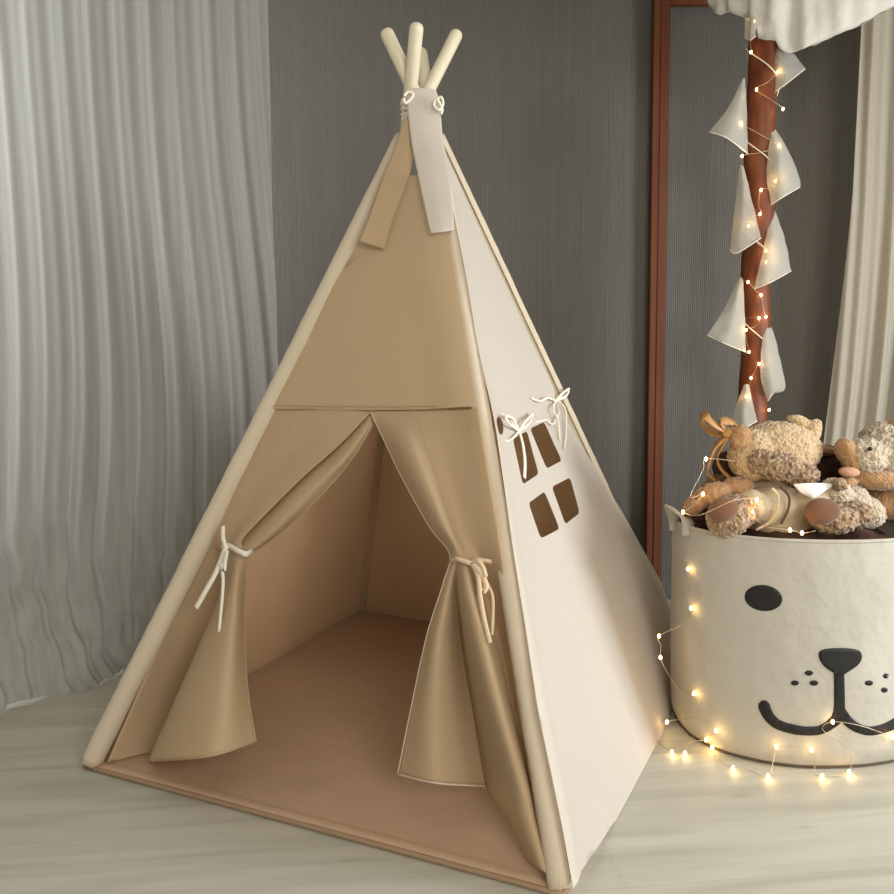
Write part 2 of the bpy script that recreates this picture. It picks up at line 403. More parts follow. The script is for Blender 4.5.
# upper part of the front
def FR_right(y):
    h = (AP-FR.p0).dot(FR.n.cross((FR.p1-FR.p0).normalized())); w_ = (FR.p1-FR.p0).length; ax_ = (AP-FR.p0).dot((FR.p1-FR.p0).normalized())
    return w_+(ax_-w_)*y/abs(h)
fo = [FR.px(*p) for p in ((400, 179), (418, 180), (441, 181), (454, 250), (467, 335), (479, 410.5), (370, 411), (266, 410), (310, 330), (360, 245))]
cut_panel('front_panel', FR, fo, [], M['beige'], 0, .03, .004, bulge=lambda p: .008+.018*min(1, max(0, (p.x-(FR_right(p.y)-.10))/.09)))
seamp = cr([FR.px(270, 405, .011), FR.px(320, 406, .011), FR.px(372, 406.5, .011), FR.px(425, 406, .011), FR.px(462, 405.5, .016)], 6)
obj('seam', *tube(seamp, .0011, 6), M['beige'], tent)

# right side panel with the window openings
def rnd(poly, r=.22, n=3):
    out = []; N__ = len(poly)
    for i in range(N__):
        a, b, c = poly[i-1], poly[i], poly[(i+1) % N__]
        p, q_ = b.lerp(a, r), b.lerp(c, r)
        for k in range(n+1):
            t = k/n; out.append(p.lerp(b, t).lerp(b.lerp(q_, t), t))
    return out
panes = [((513, 439), (527, 431), (538.5, 474), (523, 484.5)),
         ((530, 428.5), (545, 421.5), (562, 460.5), (546, 469)),
         ((529, 503), (544, 491.5), (559, 529), (541, 538.5)),
         ((551, 487), (570, 477.5), (579.5, 513), (565, 524.5))]
holes = [rnd([RS.px(*p, .028) for p in pn], .12) for pn in panes]
holes.append([RS.px(499+4*math.cos(a)+.9*math.sin(a), 426+9*math.sin(a), .028) for a in [2*math.pi*i/14 for i in range(14)]])
def toward(face, P, k): return P
_ax = (RS.p1-RS.p0).normalized(); _ay = RS.n.cross(_ax); KX = (AP-RS.p0).dot(_ax)/(AP-RS.p0).dot(_ay)*1.0
if (AP-RS.p0).dot(_ay) < 0: KX = -abs(KX)
ro = [RS.px(567, 889, .028), RS.st(.25, -.006), RS.st(.5, -.006), RS.st(.75, -.006), RS.st(.985, -.006)]
ro += [RS.px(x, y, .028) for x, y in ((661, 582), (622, 512), (568, 422), (550, 382), (494, 261), (453, 170))]
ro += [RS.px(x, y, .028) for x, y in ((436, 140), (444, 180), (456, 250), (472, 335), (486, 410), (506, 540), (519, 620), (532, 710), (547, 790))]
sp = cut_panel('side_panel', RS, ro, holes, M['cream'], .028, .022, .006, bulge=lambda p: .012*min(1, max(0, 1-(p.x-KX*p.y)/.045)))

# front flaps --------------------------------------------------------------
def rows_px(rows, face=FR):
    return [[face.px(*p) for p in r] for r in rows]
lf = rows_px([
 [(268,408,0),(297,409,.002),(322,409,.004),(348,410,.006),(371,412,.004)],
 [(250,447,0),(275,447,.004),(300,446,.008),(321,446,.018),(338,446,.022)],
 [(233,482,0),(247,484,.004),(264,484,.010),(283,481,.024),(302,478,.030)],
 [(218,510,0),(229,514,.0),(242,518,.012),(254,517,.030),(266,514,.036)],
 [(207,533,0),(216,540,-.005),(226,544,.012),(234,543,.030),(242,541,.030)],
 [(199,550,0),(219,556,-.03),(227,556,.012),(238,554,.028),(249,552,.010)],
 [(189,572,0),(219,578,-.06),(225,578,.010),(236,578,.038),(246,576,-.008)],
 [(173,610,0),(212,616,-.095),(214,612,.010),(233,614,.050),(244,612,-.014)],
 [(154,655,0),(196,662,-.12),(196,655,.018),(227,660,.066),(245,657,-.014)],
 [(132,706,0),(176,712,-.12),(173,708,.030),(220,708,.082),(249,702,-.006)],
 [(107,762,0),(152,766,-.085),(150,761,.040),(210,756,.096),(256,741,.0)]])
V, F = loft(lf, 9, 8)
for v in V: v.z = max(v.z, .017)
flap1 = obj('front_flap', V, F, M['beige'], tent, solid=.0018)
def edge(rows, i, r=.0028): return tube(cr([r_[i] for r_ in rows], 8), r, 8)
hemrows = rows_px([
 [(370,416,.0),(371,420,.006),(372,425,.0)],
 [(336,449,.006),(345,457,.030),(353,457,.0)],
 [(300,481,.012),(312,489,.036),(324,492,.0)],
 [(264,517,.016),(278,525,.036),(290,525,.0)],
 [(239,543,.014),(252,548,.032),(264,545,.004)],
 [(234,553,.010),(242,555,.028),(250,552,.004)]])
Vh, Fh = loft(hemrows, 8, 9)
hf = obj('hem_fold', Vh, Fh, M['beige'], flap1, solid=.0018)
obj('hem', *tube(cr([q_[2] for q_ in hemrows], 8), .0022, 8), M['beige'], flap1)
obj('hem', *tube(cr([q_[4] for q_ in lf[5:]], 8), .0022, 8), M['beige'], flap1)
obj('hem', *tube(cr(lf[-1][2:], 9), .0022, 8), M['beige'], flap1)
rf = rows_px([
 [(371,412,.004),(385,411,.006),(400,411,.006),(415,411,.004),(435,410,.004),(455,410,.008),(478,409,.024)],
 [(386,444,-.004),(396,439,.034),(409,438,.046),(423,438,.024),(440,439,.008),(459,440,.010),(483,441,.028)],
 [(404,481,-.004),(412,474,.040),(423,472,.052),(435,472,.028),(449,474,.008),(466,476,.012),(489,478,.028)],
 [(430,527,.0),(435,522,.034),(442,520,.046),(450,521,.028),(460,524,.010),(475,528,.012),(498,530,.030)],
 [(450,554,.004),(453,552,.022),(457,552,.030),(462,553,.024),(468,554,.012),(481,558,-.0),(502,558,.030)],
 [(444,582,-.01),(450,582,.002),(456,584,-.02),(460,580,.020),(469,580,.034),(484,588,-.030),(504,586,.012)],
 [(427,636,-.035),(440,640,-.008),(462,644,-.09),(470,636,.020),(484,638,.040),(499,644,-.036),(509,636,.0)],
 [(411,710,-.06),(435,714,-.025),(474,716,-.12),(488,709,.020),(503,711,.042),(514,714,-.028),(522,708,.0)],
 [(398,774,-.075),(436,783,-.035),(486,786,-.13),(510,783,.018),(524,785,.036),(531,787,-.014),(535,783,.0)]])
V1, F1 = loft([r[:4] for r in rf], 8, 8)
lowr = rows_px([[(506,815,-.06),(519,818,.016),(531,819,.030),(537,820,.0),(542,818,.0)],[(528,862,-.03),(538,868,.012),(545,872,.020),(550,873,.010),(553,872,.0)]])
V2, F2 = loft([r[2:] for r in rf]+lowr, 8, 8)
nb = len(V1); V = V1+V2; F = F1+[tuple(i+nb for i in f) for f in F2]
for v in V: v.z = max(v.z, .017)
flap2 = obj('front_flap', V, F, M['beige'], tent, solid=.0018)
obj('hem', *edge(rf, 0, .0022), M['sleeve'], flap2)
obj('hem', *tube(cr(rf[-1][:3], 9), .0020, 8), M['sleeve'], flap2)

# ties ---------------------------------------------------------------------
def rib(name, face, pts, wd, m_, parent, off=0, wdir=None, taper=False):
    P = cr([face.px(x, y, o) for x, y, o in pts], 8)
    ws = [wd]*len(P)
    if taper: ws = [wd*(1-.4*i/len(P)) for i in range(len(P))]
    wdv = wdir or (P[-1]-P[0]).cross(face.n)
    return obj(name, *band(P, ws, wdv), m_, parent)
tie1 = rib('tie_band', FR, [(222,548,.035),(229,546,.045),(238,551,.055),(247,554,.048),(254,549,.012)], .013, M['ribbonw'], tent, wdir=Vector((0, 0, 1)))
for pts, wd in (([(226,547,.045),(216,572,.05),(205,592,.05),(196,608,.045)], .013),
                ([(226,550,.045),(222,565,.05),(223,585,.05),(219,632,.05)], .008),
                ([(226,548,.045),(223,538,.05),(223,526,.045)], .011),
                ([(227,551,.045),(225,562,.058),(224,570,.06),(221,563,.055)], .010)):
    rib('tie_end', FR, pts, wd, M['ribbonw'], tie1)
tie2 = rib('tie_band', FR, [(451,561,.01),(456,559,.04),(464,561,.045),(471,563,.04),(478,560,.02),(499,563,.006)], .009, M['ribbon'], tent, wdir=Vector((0, 0, 1)))
for pts, wd in (([(472,562,.045),(466,553,.055),(459,544,.055),(458,540,.05),(463,541,.05),(468,550,.05),(472,562,.045)], .010),
                ([(472,562,.045),(478,561,.055),(483,567,.055),(486,577,.05)], .008),
                ([(472,563,.045),(478,576,.05),(480,595,.05),(484,618,.045),(490,643,.04)], .009),
                ([(472,563,.045),(480,572,.05),(486,585,.045),(483,592,.045),(478,588,.05)], .011),
                ([(478,570,.04),(488,585,.03),(493,600,.03),(492,635,.03)], .006)):
    rib('tie_end', FR, pts, wd, M['ribbon'], tie2)
# ties of the window shade
def bow(ps, m_=M['ribbonw']):
    first = None
    for pts, wd in ps:
        P = cr([RS.px(x, y, o) for x, y, o in pts], 8)
        o = obj('window_tie', *band(P, wd, (P[-1]-P[0]).cross(RS.n)+Vector((0, 0, .001))), m_, tent if first is None else first)
        first = first or o
bow([([(519,430,.03),(523,445,.035),(525,462,.035),(524.5,478,.03)], .011),
     ([(492,409,.016),(506,416,.03),(515,426,.035),(519,431,.03)], .004),
     ([(519,431,.03),(510,424,.045),(505,416,.045),(513,419,.04),(519,431,.03)], .006),
     ([(519,431,.03),(526,421,.045),(533,414,.04),(529,424,.04),(519,431,.03)], .007),
     ([(519,431,.03),(514,437,.035),(507,441,.03),(501,437,.022)], .005)], M['ribbonw'])
bow([([(556,401,.03),(548,398,.04),(540,401,.035),(531,398,.03)], .006),
     ([(556,401,.03),(562,394,.045),(569,389,.045),(566,396,.04),(556,401,.03)], .008),
     ([(556,401,.03),(562,404,.04),(566,412,.04),(566,436,.035),(564,449,.03)], .005),
     ([(556,401,.03),(559,412,.035),(553,424,.035),(545,420,.03),(530,424,.025)], .004),
     ([(556,401,.03),(553,408,.04),(558,420,.04),(560,440,.03)], .005)], M['ribbonw'])
# top straps and lashing ------------------------------------------------------
YS = AP.y-.075
def pole_y(nm, y):
    b, tip, d, X = poles[nm]; best = min((abs(to_px(b.lerp(tip, k/200))[1]-y), k) for k in range(201))[1]; return b.lerp(tip, best/200).y
def strap(rows, m_, name='top_strap'):
    V, F = loft([[at(x, y, Y) for x, y, Y in r] for r in rows], 5, 7); return obj(name, V, F, m_, tent, solid=.0014)
strap([[(404,118,YS+.01),(409,117,YS+.008),(415,121,YS+.01)],[(397,143,YS),(406,146,YS-.004),(415,146,YS)],[(383,178,YS-.02),(395,181,YS-.024),(408,180,YS-.02)],
       [(371,212,YS-.045),(382,215,YS-.048),(394,216,YS-.045)],[(359.5,241,YS-.07),(371,245,YS-.072),(384,249,YS-.07)]], M['beige'])
def yf(y): return min(YS, pole_y('F', y)-.052)
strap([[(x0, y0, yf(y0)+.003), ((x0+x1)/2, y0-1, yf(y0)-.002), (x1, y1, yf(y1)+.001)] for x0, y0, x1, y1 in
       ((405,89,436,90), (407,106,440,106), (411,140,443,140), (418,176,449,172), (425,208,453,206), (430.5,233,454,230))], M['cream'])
lash = MB()
for k in range(5):
    pts = []
    cz = AP + Vector((-.001, 0, .016-.0095*k))
    for i in range(21):
        a = 2*math.pi*i/20; pts.append(cz+Vector((.046*math.cos(a), .046*math.sin(a), .006*math.sin(2*a+k))))
    lash.add(*tube(pts, .0042, 7))
kn = [(436,100),(441,97),(443,104),(439,110),(434,105),(437,99),(442,109),(441,114)]
lash.add(*tube(cr([at(x, y, YS-.012-.004*(i % 2)) for i, (x, y) in enumerate(kn)], 6), .0036, 7))
lash.add(*tube(cr([at(x, y, YS-.004) for x, y in ((404,96),(408,92),(413,94),(410,100),(405,103),(404,98))], 6), .0036, 7))
lash.build('lashing', M['ribbonw'], tent)

# ---------------------------------------------------------------- grey curtain on the left
path = cr([(-1.90, 1.0, 0), (-1.66, 1.55, 0), (-1.42, 2.05, 0), (-1.20, 2.50, 0), (-.90, 2.86, 0), (-.624, 3.02, 0)], 120)
def curtain(name, path, z0, z1, amp, waves, m_, label, cat, puddle=0, seed=0, nv=60, lean=None):
    n = len(path); V = []; F = []; ln = 0; ls = [0]
    for i in range(1, n): ln += (path[i]-path[i-1]).length; ls.append(ln)
    for j in range(nv+1):
        t = j/nv; z = z0+(z1-z0)*t
        for i in range(n):
            s = ls[i]/ln; p = path[i]; tn = (path[min(i+1, n-1)]-path[max(i-1, 0)]).normalized(); nn = Vector((tn.y, -tn.x, 0))
            drift = .10*noise.noise(Vector((s*2.2+seed, t*1.3, 0)))*(1-t)
            ss = s+drift
            a = amp*(.55+.45*(1-t)+.5*noise.noise(Vector((s*6+seed, t*1.5, 5))))
            d = a*math.sin(ss*waves*2*math.pi)+.45*a*math.sin(ss*waves*2.37*2*math.pi+1+2*t)+.3*a*noise.noise(Vector((ss*40, t*1.2, seed+2)))
            d += .10*a*noise.noise(Vector((ss*90, t*.7, seed+7))) + amp*1.6*noise.noise(Vector((ss*9, t*.8, seed+11)))
            q_ = p+nn*d
            zz = z
            if puddle and t < .22:
                k = 1-t/.22; q_ = q_+nn*puddle*k*k*(.75+.6*noise.noise(Vector((s*7, 1, seed))))
                q_ += nn*.05*k*noise.noise(Vector((s*16, t*30, seed)))+tn*.04*k*noise.noise(Vector((s*13, t*24, seed+3)))
                zz = z + .02*k*noise.noise(Vector((s*22, t*26, seed+1)))
            if lean: q_ = q_+lean(t, s)
            V.append(Vector((q_.x, q_.y, max(zz, .004))))
    for j in range(nv):
        for i in range(n-1):
            a = j*n+i; F.append((a, a+1, a+n+1, a+n))
    return tag(obj(name, V, F, m_), label, cat)
curtain('curtain', path, .005, 2.52, .012, 25, M['curtain'], 'long grey linen curtain left of the tent, pooling on the floor', 'curtain', puddle=.20, seed=2, nv=90)
# rods
rod = tag(obj('curtain_rod', *tube([p+Vector((0, 0, 2.54)) for p in path[::20]], .012, 10), M['darkwood']), 'curtain rod above the grey curtain', 'curtain rod')

# ---------------------------------------------------------------- cream curtain on the right
p2 = cr([at(834, 447, 2.98), at(890, 447, 2.95), at(1000, 447, 2.88), at(1150, 447, 2.8)], 60)
p2 = [Vector((p.x, p.y, 0)) for p in p2]
curtain('curtain', p2, .005, 2.52, .022, 10, M['sheer'], 'sheer cream curtain at the right behind the animal-face basket', 'curtain', seed=9, nv=60,
        lean=lambda t, s: Vector((-.10*max(0, 1-t/.62)**1.3*(1-s)**.7 + .045*t, 0, 0)))
tag(obj('curtain_rod', *tube([p+Vector((0, 0, 2.54)) for p in p2[::15]], .012, 10), M['darkwood']), 'curtain rod above the cream curtain', 'curtain rod')

# ---------------------------------------------------------------- thin wooden frame against the wall
fx0 = at(650, 250, 3.17); fx1 = at(667, 250, 3.17); zt = at(680, 5, 3.17).z; zt2 = zt+.055
wfm = thing('wooden_frame', (fx0.x, 3.17, 0), 'tall thin reddish-brown wooden uprights and top rail against the grey wall behind the tent', 'wooden frame')
def bar(name, a, b, par, bev=.004): return MB().box(a, b).build(name, M['darkwood'], par, smooth=False, bevel=bev)
bar('upright', (fx0.x, 3.16, 0), (fx1.x-.004, 3.195, zt2), wfm)
bar('upright', (2.05, 3.16, 0), (2.05+fx1.x-fx0.x, 3.195, zt2), wfm)
bar('top_rail', (fx1.x-.004, 3.163, zt), (2.05, 3.19, zt2), wfm)
gx = (fx0.x+fx1.x)/2
MB().box((gx-.006, 3.156, .01), (gx+.006, 3.163, zt2-.01)).build('moulding', M['darkwood'], wfm, smooth=False, bevel=.002)

# ---------------------------------------------------------------- post with lights, bunting and white canopy
PY = 2.72
pb, ptp = at(758.5, 415, PY), at(758, 10, PY); pcx = (pb.x+ptp.x)/2; prad = 13.4*(PY+.1)/FPX
post = thing('wooden_post', (pcx, PY, 0), 'reddish-brown wooden post wound with fairy lights, standing behind the basket', 'post')
pts = [Vector((pcx+.004*math.sin(i*.9), PY+.003*math.cos(i*1.3), 2.55*i/40)) for i in range(41)]
obj('shaft', *tube(pts, [prad*(1+.05*noise.noise(Vector((i*.35, 2, 1)))) for i in range(41)], 20), M['postwood'], post)
obj('base', *tube([(pcx, PY, 0), (pcx, PY, .02), (pcx, PY, .035)], [.12, .12, .09], 32), M['postwood'], post)

def bulb_mesh():
    V, F = ellipsoid((0, 0, 0), (.0038, .0038, .0052), nu=10, nv=8)
    me = bpy.data.meshes.new('bulb'); me.from_pydata([tuple(v) for v in V], [], F); me.validate()
    for p in me.polygons: p.use_smooth = True
    me.materials.append(M['bulb']); return me
BM = bulb_mesh()
bl = bpy.data.lights.new('bulb_light', 'POINT'); bl.energy = .034; bl.color = (1.0, .62, .26); bl.shadow_soft_size = .012
def lights_string(name, loc, label, bulbs, wpts, group=None, glow=None):
    t_ = thing(name, loc, label, 'fairy lights', group)
    obj('wire', *tube(wpts, .0008, 5), M['wire'], t_)
    for i, b in enumerate(bulbs):
        o = bpy.data.objects.new('bulb', BM); C.objects.link(o); o.parent = t_; o.location = b-Vector(loc)
        l = bpy.data.objects.new('bulb_light', bl if not glow else glow); C.objects.link(l); l.parent = o
        l.location = (Vector((0, 0, 0))-b+CP).normalized()*0 + Vector((0, -.014, 0))
    return t_
post_b = [(755,21),(751,52),(778,72),(756.5,89.5),(783,109),(741,124),(778.6,146),(742,156),(775.5,181),(761,190),(760,214),(748.5,226),(766,251),(766,262),(748,282),(761,295),(766,317),(759,318),(746,330),(749,352),(759,364),(751,378),(746,397),(769,410)]
PB = []
for x, y in post_b:
    p = at(x, y, PY); dx = p.x-pcx; r_ = prad+.012
    if abs(dx) < prad*.98: Y = PY-math.sqrt(max(r_*r_-dx*dx, 0))
    else: Y = PY-.045
    PB.append(at(x, y, Y))
wp = []
for i in range(len(PB)-1):
    a, b = PB[i], PB[i+1]; wp.append(a); mid = a.lerp(b, .5)
    if i % 3 == 1:   # once round the back
        dz = (b.z-a.z)
        for k, (cx, cy) in enumerate(((1, 0), (.2, 1), (-1, .1))):
            sgn = 1 if a.x > pcx else -1
            wp.append(Vector((pcx+sgn*cx*(prad+.008), PY+cy*(prad+.008), a.z+dz*(k+1)/4)))
    else: wp.append(Vector((mid.x+R.uniform(-.01, .01), PY-math.sqrt(max((prad+.006)**2-min(abs(mid.x-pcx), prad)**2, 0))-.008, mid.z-.008)))
wp.append(PB[-1])
lights_string('fairy_lights', (pcx, PY, .8), 'string of small warm fairy lights wound around the reddish post', PB, cr(wp, 6))

# bunting of gauze pennants on the post
def col(x): return at(x, 200, PY-.06)
bt = thing('bunting', (pcx, PY, .8), 'garland of translucent white gauze pennants hanging on the post', 'bunting')
sps = []
for i in range(60):
    t = i/59; a = t*9*math.pi; z = at(758, 5+t*400, PY).z
    sps.append(Vector((pcx+math.cos(a)*(prad+.006), PY+math.sin(a)*(prad+.006), z)))
obj('cord', *tube(cr(sps, 3), .0018, 6), M['ribbonw'], bt)
pens = [  # each: rows of (x, y, depth offset)
 [[(743,78,0),(744,78,0),(745,79,0)],[(728,108,-.02),(738,112,-.035),(747,112,0)],[(709,132,-.04),(727,138,-.07),(748,154,-.01)]],
 [[(770,42,0),(774,41,0),(778,42,0)],[(770,66,0),(780,62,-.03),(795,55,.0)],[(771,95,0),(786,84,-.035),(805,69,-.01)]],
 [[(767,121,0),(768,120,0),(770,121,0)],[(767,150,-.02),(778,150,-.05),(789,152,0)],[(766,180,-.02),(782,178,-.06),(799,176,0)],[(768,207,-.01),(783,197,-.05),(800,187,0)]],
 [[(740,165,0),(742,165,-.01),(744,167,0)],[(735,205,-.02),(743,208,-.05),(753,205,-.05)],[(730,250,-.02),(737,253,-.05),(761,238,-.065)]],
 [[(771,210,0),(773,209,0),(775,211,0)],[(763,250,-.05),(773,245,-.06),(785,240,0)],[(754,289,-.055),(771,282,-.07),(791,271,-.01)]],
 [[(739,278,0),(741,277,-.01),(743,279,0)],[(724,309,-.02),(734,314,-.04),(745,316,-.02)],[(707,335,-.03),(726,344,-.06),(746,352,-.03)]],
 [[(765,320,0),(767,319,-.01),(769,320,0)],[(761,352,-.05),(769,350,-.05),(778,350,0)],[(761,380,-.05),(773,382,-.06),(785,387,0)],[(768,401,-.03),(771,396,-.04),(774,393,-.02)]],
 [[(744,385,-.03),(746,384,-.05),(749,385,-.04)],[(736,405,-.03),(744,407,-.06),(753,405,-.05)],[(731,424,-.03),(743,428,-.07),(757,421,-.05)]],
 [[(744,8,-.02),(750,8,-.05),(757,8,-.05)],[(745,22,-.02),(750,24,-.06),(757,22,-.05)],[(745,38,-.02),(750,40,-.06),(756,36,-.05)]],
]
for r_ in pens:
    V, F = loft([[at(x, y, PY-.02+o) for x, y, o in row] for row in r_], 8, 8)
    for v in V: v += Vector((0, .006*noise.noise(v*28), 0))
    pn = obj('pennant', V, F, M['gauze'], bt, solid=.0008)
    obj('hem', *tube(cr([at(x, y, PY-.021+o) for x, y, o in r_[-1]], 6), .0016, 6), M['ribbonw'], pn)

# crumpled white canopy hung over the top of the post
hem = [(700,2),(711,6),(716,13),(722,15),(730,11),(738,15),(746,17),(757,19),(760,38),(768,40),(778,40),(783,50),(792,53),(805,49),(825,41),(845,32),(862,26),(880,14),(893,8),(915,0),(950,-10)]
def hz(x):
    for a, b in zip(hem, hem[1:]):
        if a[0] <= x <= b[0]: return a[1]+(b[1]-a[1])*(x-a[0])/(b[0]-a[0])
    return hem[0][1] if x < hem[0][0] else hem[-1][1]
CY = 2.50; xa, xb = at(711, 0, CY).x, at(915, 0, CY).x; cx = (xa+xb)/2; rx = (xb-xa)/2; ry = .17
V = []; F = []; nA, nZ = 220, 34
for j in range(nZ+1):
    t = j/nZ
    for i in range(nA):
        a = 2*math.pi*i/nA
        k = 1+.10*noise.noise(Vector((math.cos(a)*3.2, math.sin(a)*3.2, t*2.6)))+.05*noise.noise(Vector((math.cos(a)*9, math.sin(a)*9, t*8)))+.035*math.sin(a*23+6*t)*(1-t)
        k *= (1-.15*t)*(1-(max(0, t-.6)/.4)**3*.75)
        if t < .08: k *= 1-.03*(1-t/.08)
        x = cx+rx*math.cos(a)*k; y = CY+ry*math.sin(a)*k*1.0
        xp, _ = to_px((x, y, 2.1)); zb = at(xp, hz(xp), y).z
        V.append(Vector((x, y, zb+(2.56-zb)*t+.006*noise.noise(Vector((a*9, t*9, 3))))))
for j in range(nZ):
    for i in range(nA):
        i2 = (i+1) % nA; F.append((j*nA+i, j*nA+i2, (j+1)*nA+i2, (j+1)*nA+i))
tag(obj('canopy', V, F, M['tulle'], solid=.0012), 'crumpled white fabric canopy hanging over the top of the post', 'canopy')

# ---------------------------------------------------------------- canvas basket with an animal face
BC = Vector((.892, 2.050, 0)); BRX, BRY, BH = .305, .258, .540
def bpt(a, z, rk=1.0):
    t = z/BH
    k = .975+.025*min(1, t*3)-.012*math.sin(t*math.pi)+.0
    if z < .05: k *= 1-.05*(1-z/.05)**2
    k += .010*noise.noise(Vector((math.cos(a)*2.2, math.sin(a)*2.2, z*5)))*min(1, (1-t)*4)+.004*noise.noise(Vector((a*6, z*16, 1)))
    ca, sa = math.cos(a), math.sin(a); e = 2/2.25
    x = BRX*math.copysign(abs(ca)**e, ca)*k*rk; y = BRY*math.copysign(abs(sa)**e, sa)*k*rk
    return BC+Vector((x, y, z))
bk = thing('storage_basket', BC, 'white canvas storage basket with a black animal face, filled with plush toys', 'basket')
V = []; F = []; nA, nZ = 160, 60
for j in range(nZ+1):
    for i in range(nA): V.append(bpt(2*math.pi*i/nA, .003+(BH-.003)*j/nZ))
for j in range(nZ):
    for i in range(nA):
        i2 = (i+1) % nA; F.append((j*nA+i, j*nA+i2, (j+1)*nA+i2, (j+1)*nA+i))
F.append(tuple(range(nA)))
obj('body', V, F, M['canvas'], bk, solid=.003)
rimp = [bpt(2*math.pi*i/nA, BH-.002) for i in range(nA+1)]
obj('rim', *tube(rimp, .0045, 8), M['canvas'], bk)
obj('base_seam', *tube([bpt(2*math.pi*i/nA, .006, 1.004) for i in range(nA+1)], .004, 6), M['trim'], bk)
# handle ear on the left of the rim
for a0 in (math.radians(187), math.radians(7)):
    hp = bpt(a0, BH); outw = Vector((math.cos(a0), math.sin(a0), 0)); tg = Vector((-outw.y, outw.x, 0)); up = Vector((0, 0, 1))
    P = cr([hp+tg*.036-up*.022, hp+tg*.034+outw*.004+up*.012, hp+tg*.022+outw*.022+up*.032, hp+outw*.032+up*.038,
            hp-tg*.020+outw*.024+up*.034, hp-tg*.032+outw*.008+up*.012, hp-tg*.036+outw*.002-up*.022], 8)
    obj('handle', *band(P, .030, outw*.8+up*.6, .004), M['canvas'], bk)
# printed face: polygons wrapped on the front surface
def hit(px_, py_):
    """ray to the basket surface by marching"""
    d = ray(px_, py_).normalized(); tt = 1.2
    for _ in range(1400):
        P = CP+d*tt; q_ = P-BC
        a = math.atan2(q_.y/BRY, q_.x/BRX); 
        # parametric angle for the superellipse
        e = 2.25/2; a = math.atan2(math.copysign(abs(q_.y/BRY)**e, q_.y), math.copysign(abs(q_.x/BRX)**e, q_.x))
        s = bpt(a, min(max(P.z, 0), BH))
        if Vector((q_.x, q_.y)).length <= Vector((s.x-BC.x, s.y-BC.y)).length: break
        tt += .001
    return P-d*.0035
def print_poly(name, poly, parent=bk, step=4):
    v2 = []; ed = []
    dense = []
    for i in range(len(poly)):
        a, b = Vector(poly[i]), Vector(poly[(i+1) % len(poly)]); k = max(1, int((b-a).length/2))
        for j in range(k): dense.append(a.lerp(b, j/k))
    def inside(p):
        r = False; j = len(dense)-1
        for i in range(len(dense)):
            if (dense[i].y > p.y) != (dense[j].y > p.y) and p.x < (dense[j].x-dense[i].x)*(p.y-dense[i].y)/(dense[j].y-dense[i].y)+dense[i].x: r = not r
            j = i
        return r
    v2 = list(dense); ed = [(i, (i+1) % len(dense)) for i in range(len(dense))]
    x = min(p.x for p in dense)
    while x < max(p.x for p in dense):
        y = min(p.y for p in dense)
        while y < max(p.y for p in dense):
            if inside(Vector((x, y))): v2.append(Vector((x+.1, y+.1)))
            y += step
        x += step
    vo, eo, fo, *_ = delaunay_2d_cdt(v2, ed, [], 0, 1e-5)
    fs = [f for f in fo if inside(sum((vo[i] for i in f), Vector((0, 0)))/len(f))]
    return obj(name, [hit(p.x, p.y) for p in vo], fs, M['ink'], parent, solid=.0006)
def ell(cx_, cy_, a, b, rot=0, n=24):
    return [(cx_+a*math.cos(t)*math.cos(rot)-b*math.sin(t)*math.sin(rot), cy_+a*math.cos(t)*math.sin(rot)+b*math.sin(t)*math.cos(rot)) for t in [2*math.pi*i/n for i in range(n)]]
print_poly('printed_eye', ell(763.5, 598, 19, 13, .12))
nose = [(p.x, p.y) for p in cr([Vector(q_+(0,)) for q_ in ((822,650),(840,648),(858,650),(862,657),(858,665),(848,672),(841,676),(834,673),(824,666),(819,657))], 5, True)]
print_poly('printed_nose', nose)
def stroke(c, wds):
    P = [Vector(q_+(0,)) for q_ in c]; P = cr(P, 8); k = len(P); Lf = []; Rt = []
    for i in range(k):
        t = (P[min(i+1, k-1)]-P[max(i-1, 0)]).normalized(); n_ = Vector((-t.y, t.x, 0))
        f = i/(k-1)*(len(wds)-1); i0 = min(int(f), len(wds)-2); w_ = wds[i0]+(wds[i0+1]-wds[i0])*(f-i0)
        Lf.append(P[i]+n_*w_/2); Rt.append(P[i]-n_*w_/2)
    e0 = [P[0]+(Lf[0]-P[0]).xyz @ Matrix.Rotation(-a, 3, 'Z') for a in (math.pi*.25, math.pi*.5, math.pi*.75)]
    cap = []
    t = (P[0]-P[1]).normalized()
    for a in (.75, .5, .25): 
        cap.append(P[0]+(Rt[0]-P[0])*math.cos(math.pi*(1-a))*-1*-1 + t*(wds[0]/2)*math.sin(math.pi*a))
    cap = [P[0]+t*wds[0]/2*.7+(Rt[0]-P[0])*.7, P[0]+t*wds[0]/2, P[0]+t*wds[0]/2*.7+(Lf[0]-P[0])*.7]
    return [(p.x, p.y) for p in Lf+Rt[::-1]+cap]
print_poly('printed_mouth', stroke([(764,706),(768,715),(777,724),(792,729),(806,731),(820,730),(831,724),(838,716),(839.5,700),(839,670)], [12, 11, 10, 9.5, 9, 9, 10, 12, 11, 10]))
print_poly('printed_mouth', stroke([(916,702),(908,713),(897,722),(885,728),(870,731),(858,728),(849,722),(843,715),(840,708)], [11, 11, 10, 9, 9, 10, 11, 9]))
for x, y, a, b in ((795,683,4,2.6),(809,673,4.2,2.6),(814,683,4.2,2.7),(869,683,4.2,2.7),(886,676,3,2.6),(884.5,690,3.2,2.7)):
    print_poly('printed_dot', ell(x, y, a, b, 0, 14), step=2.5)

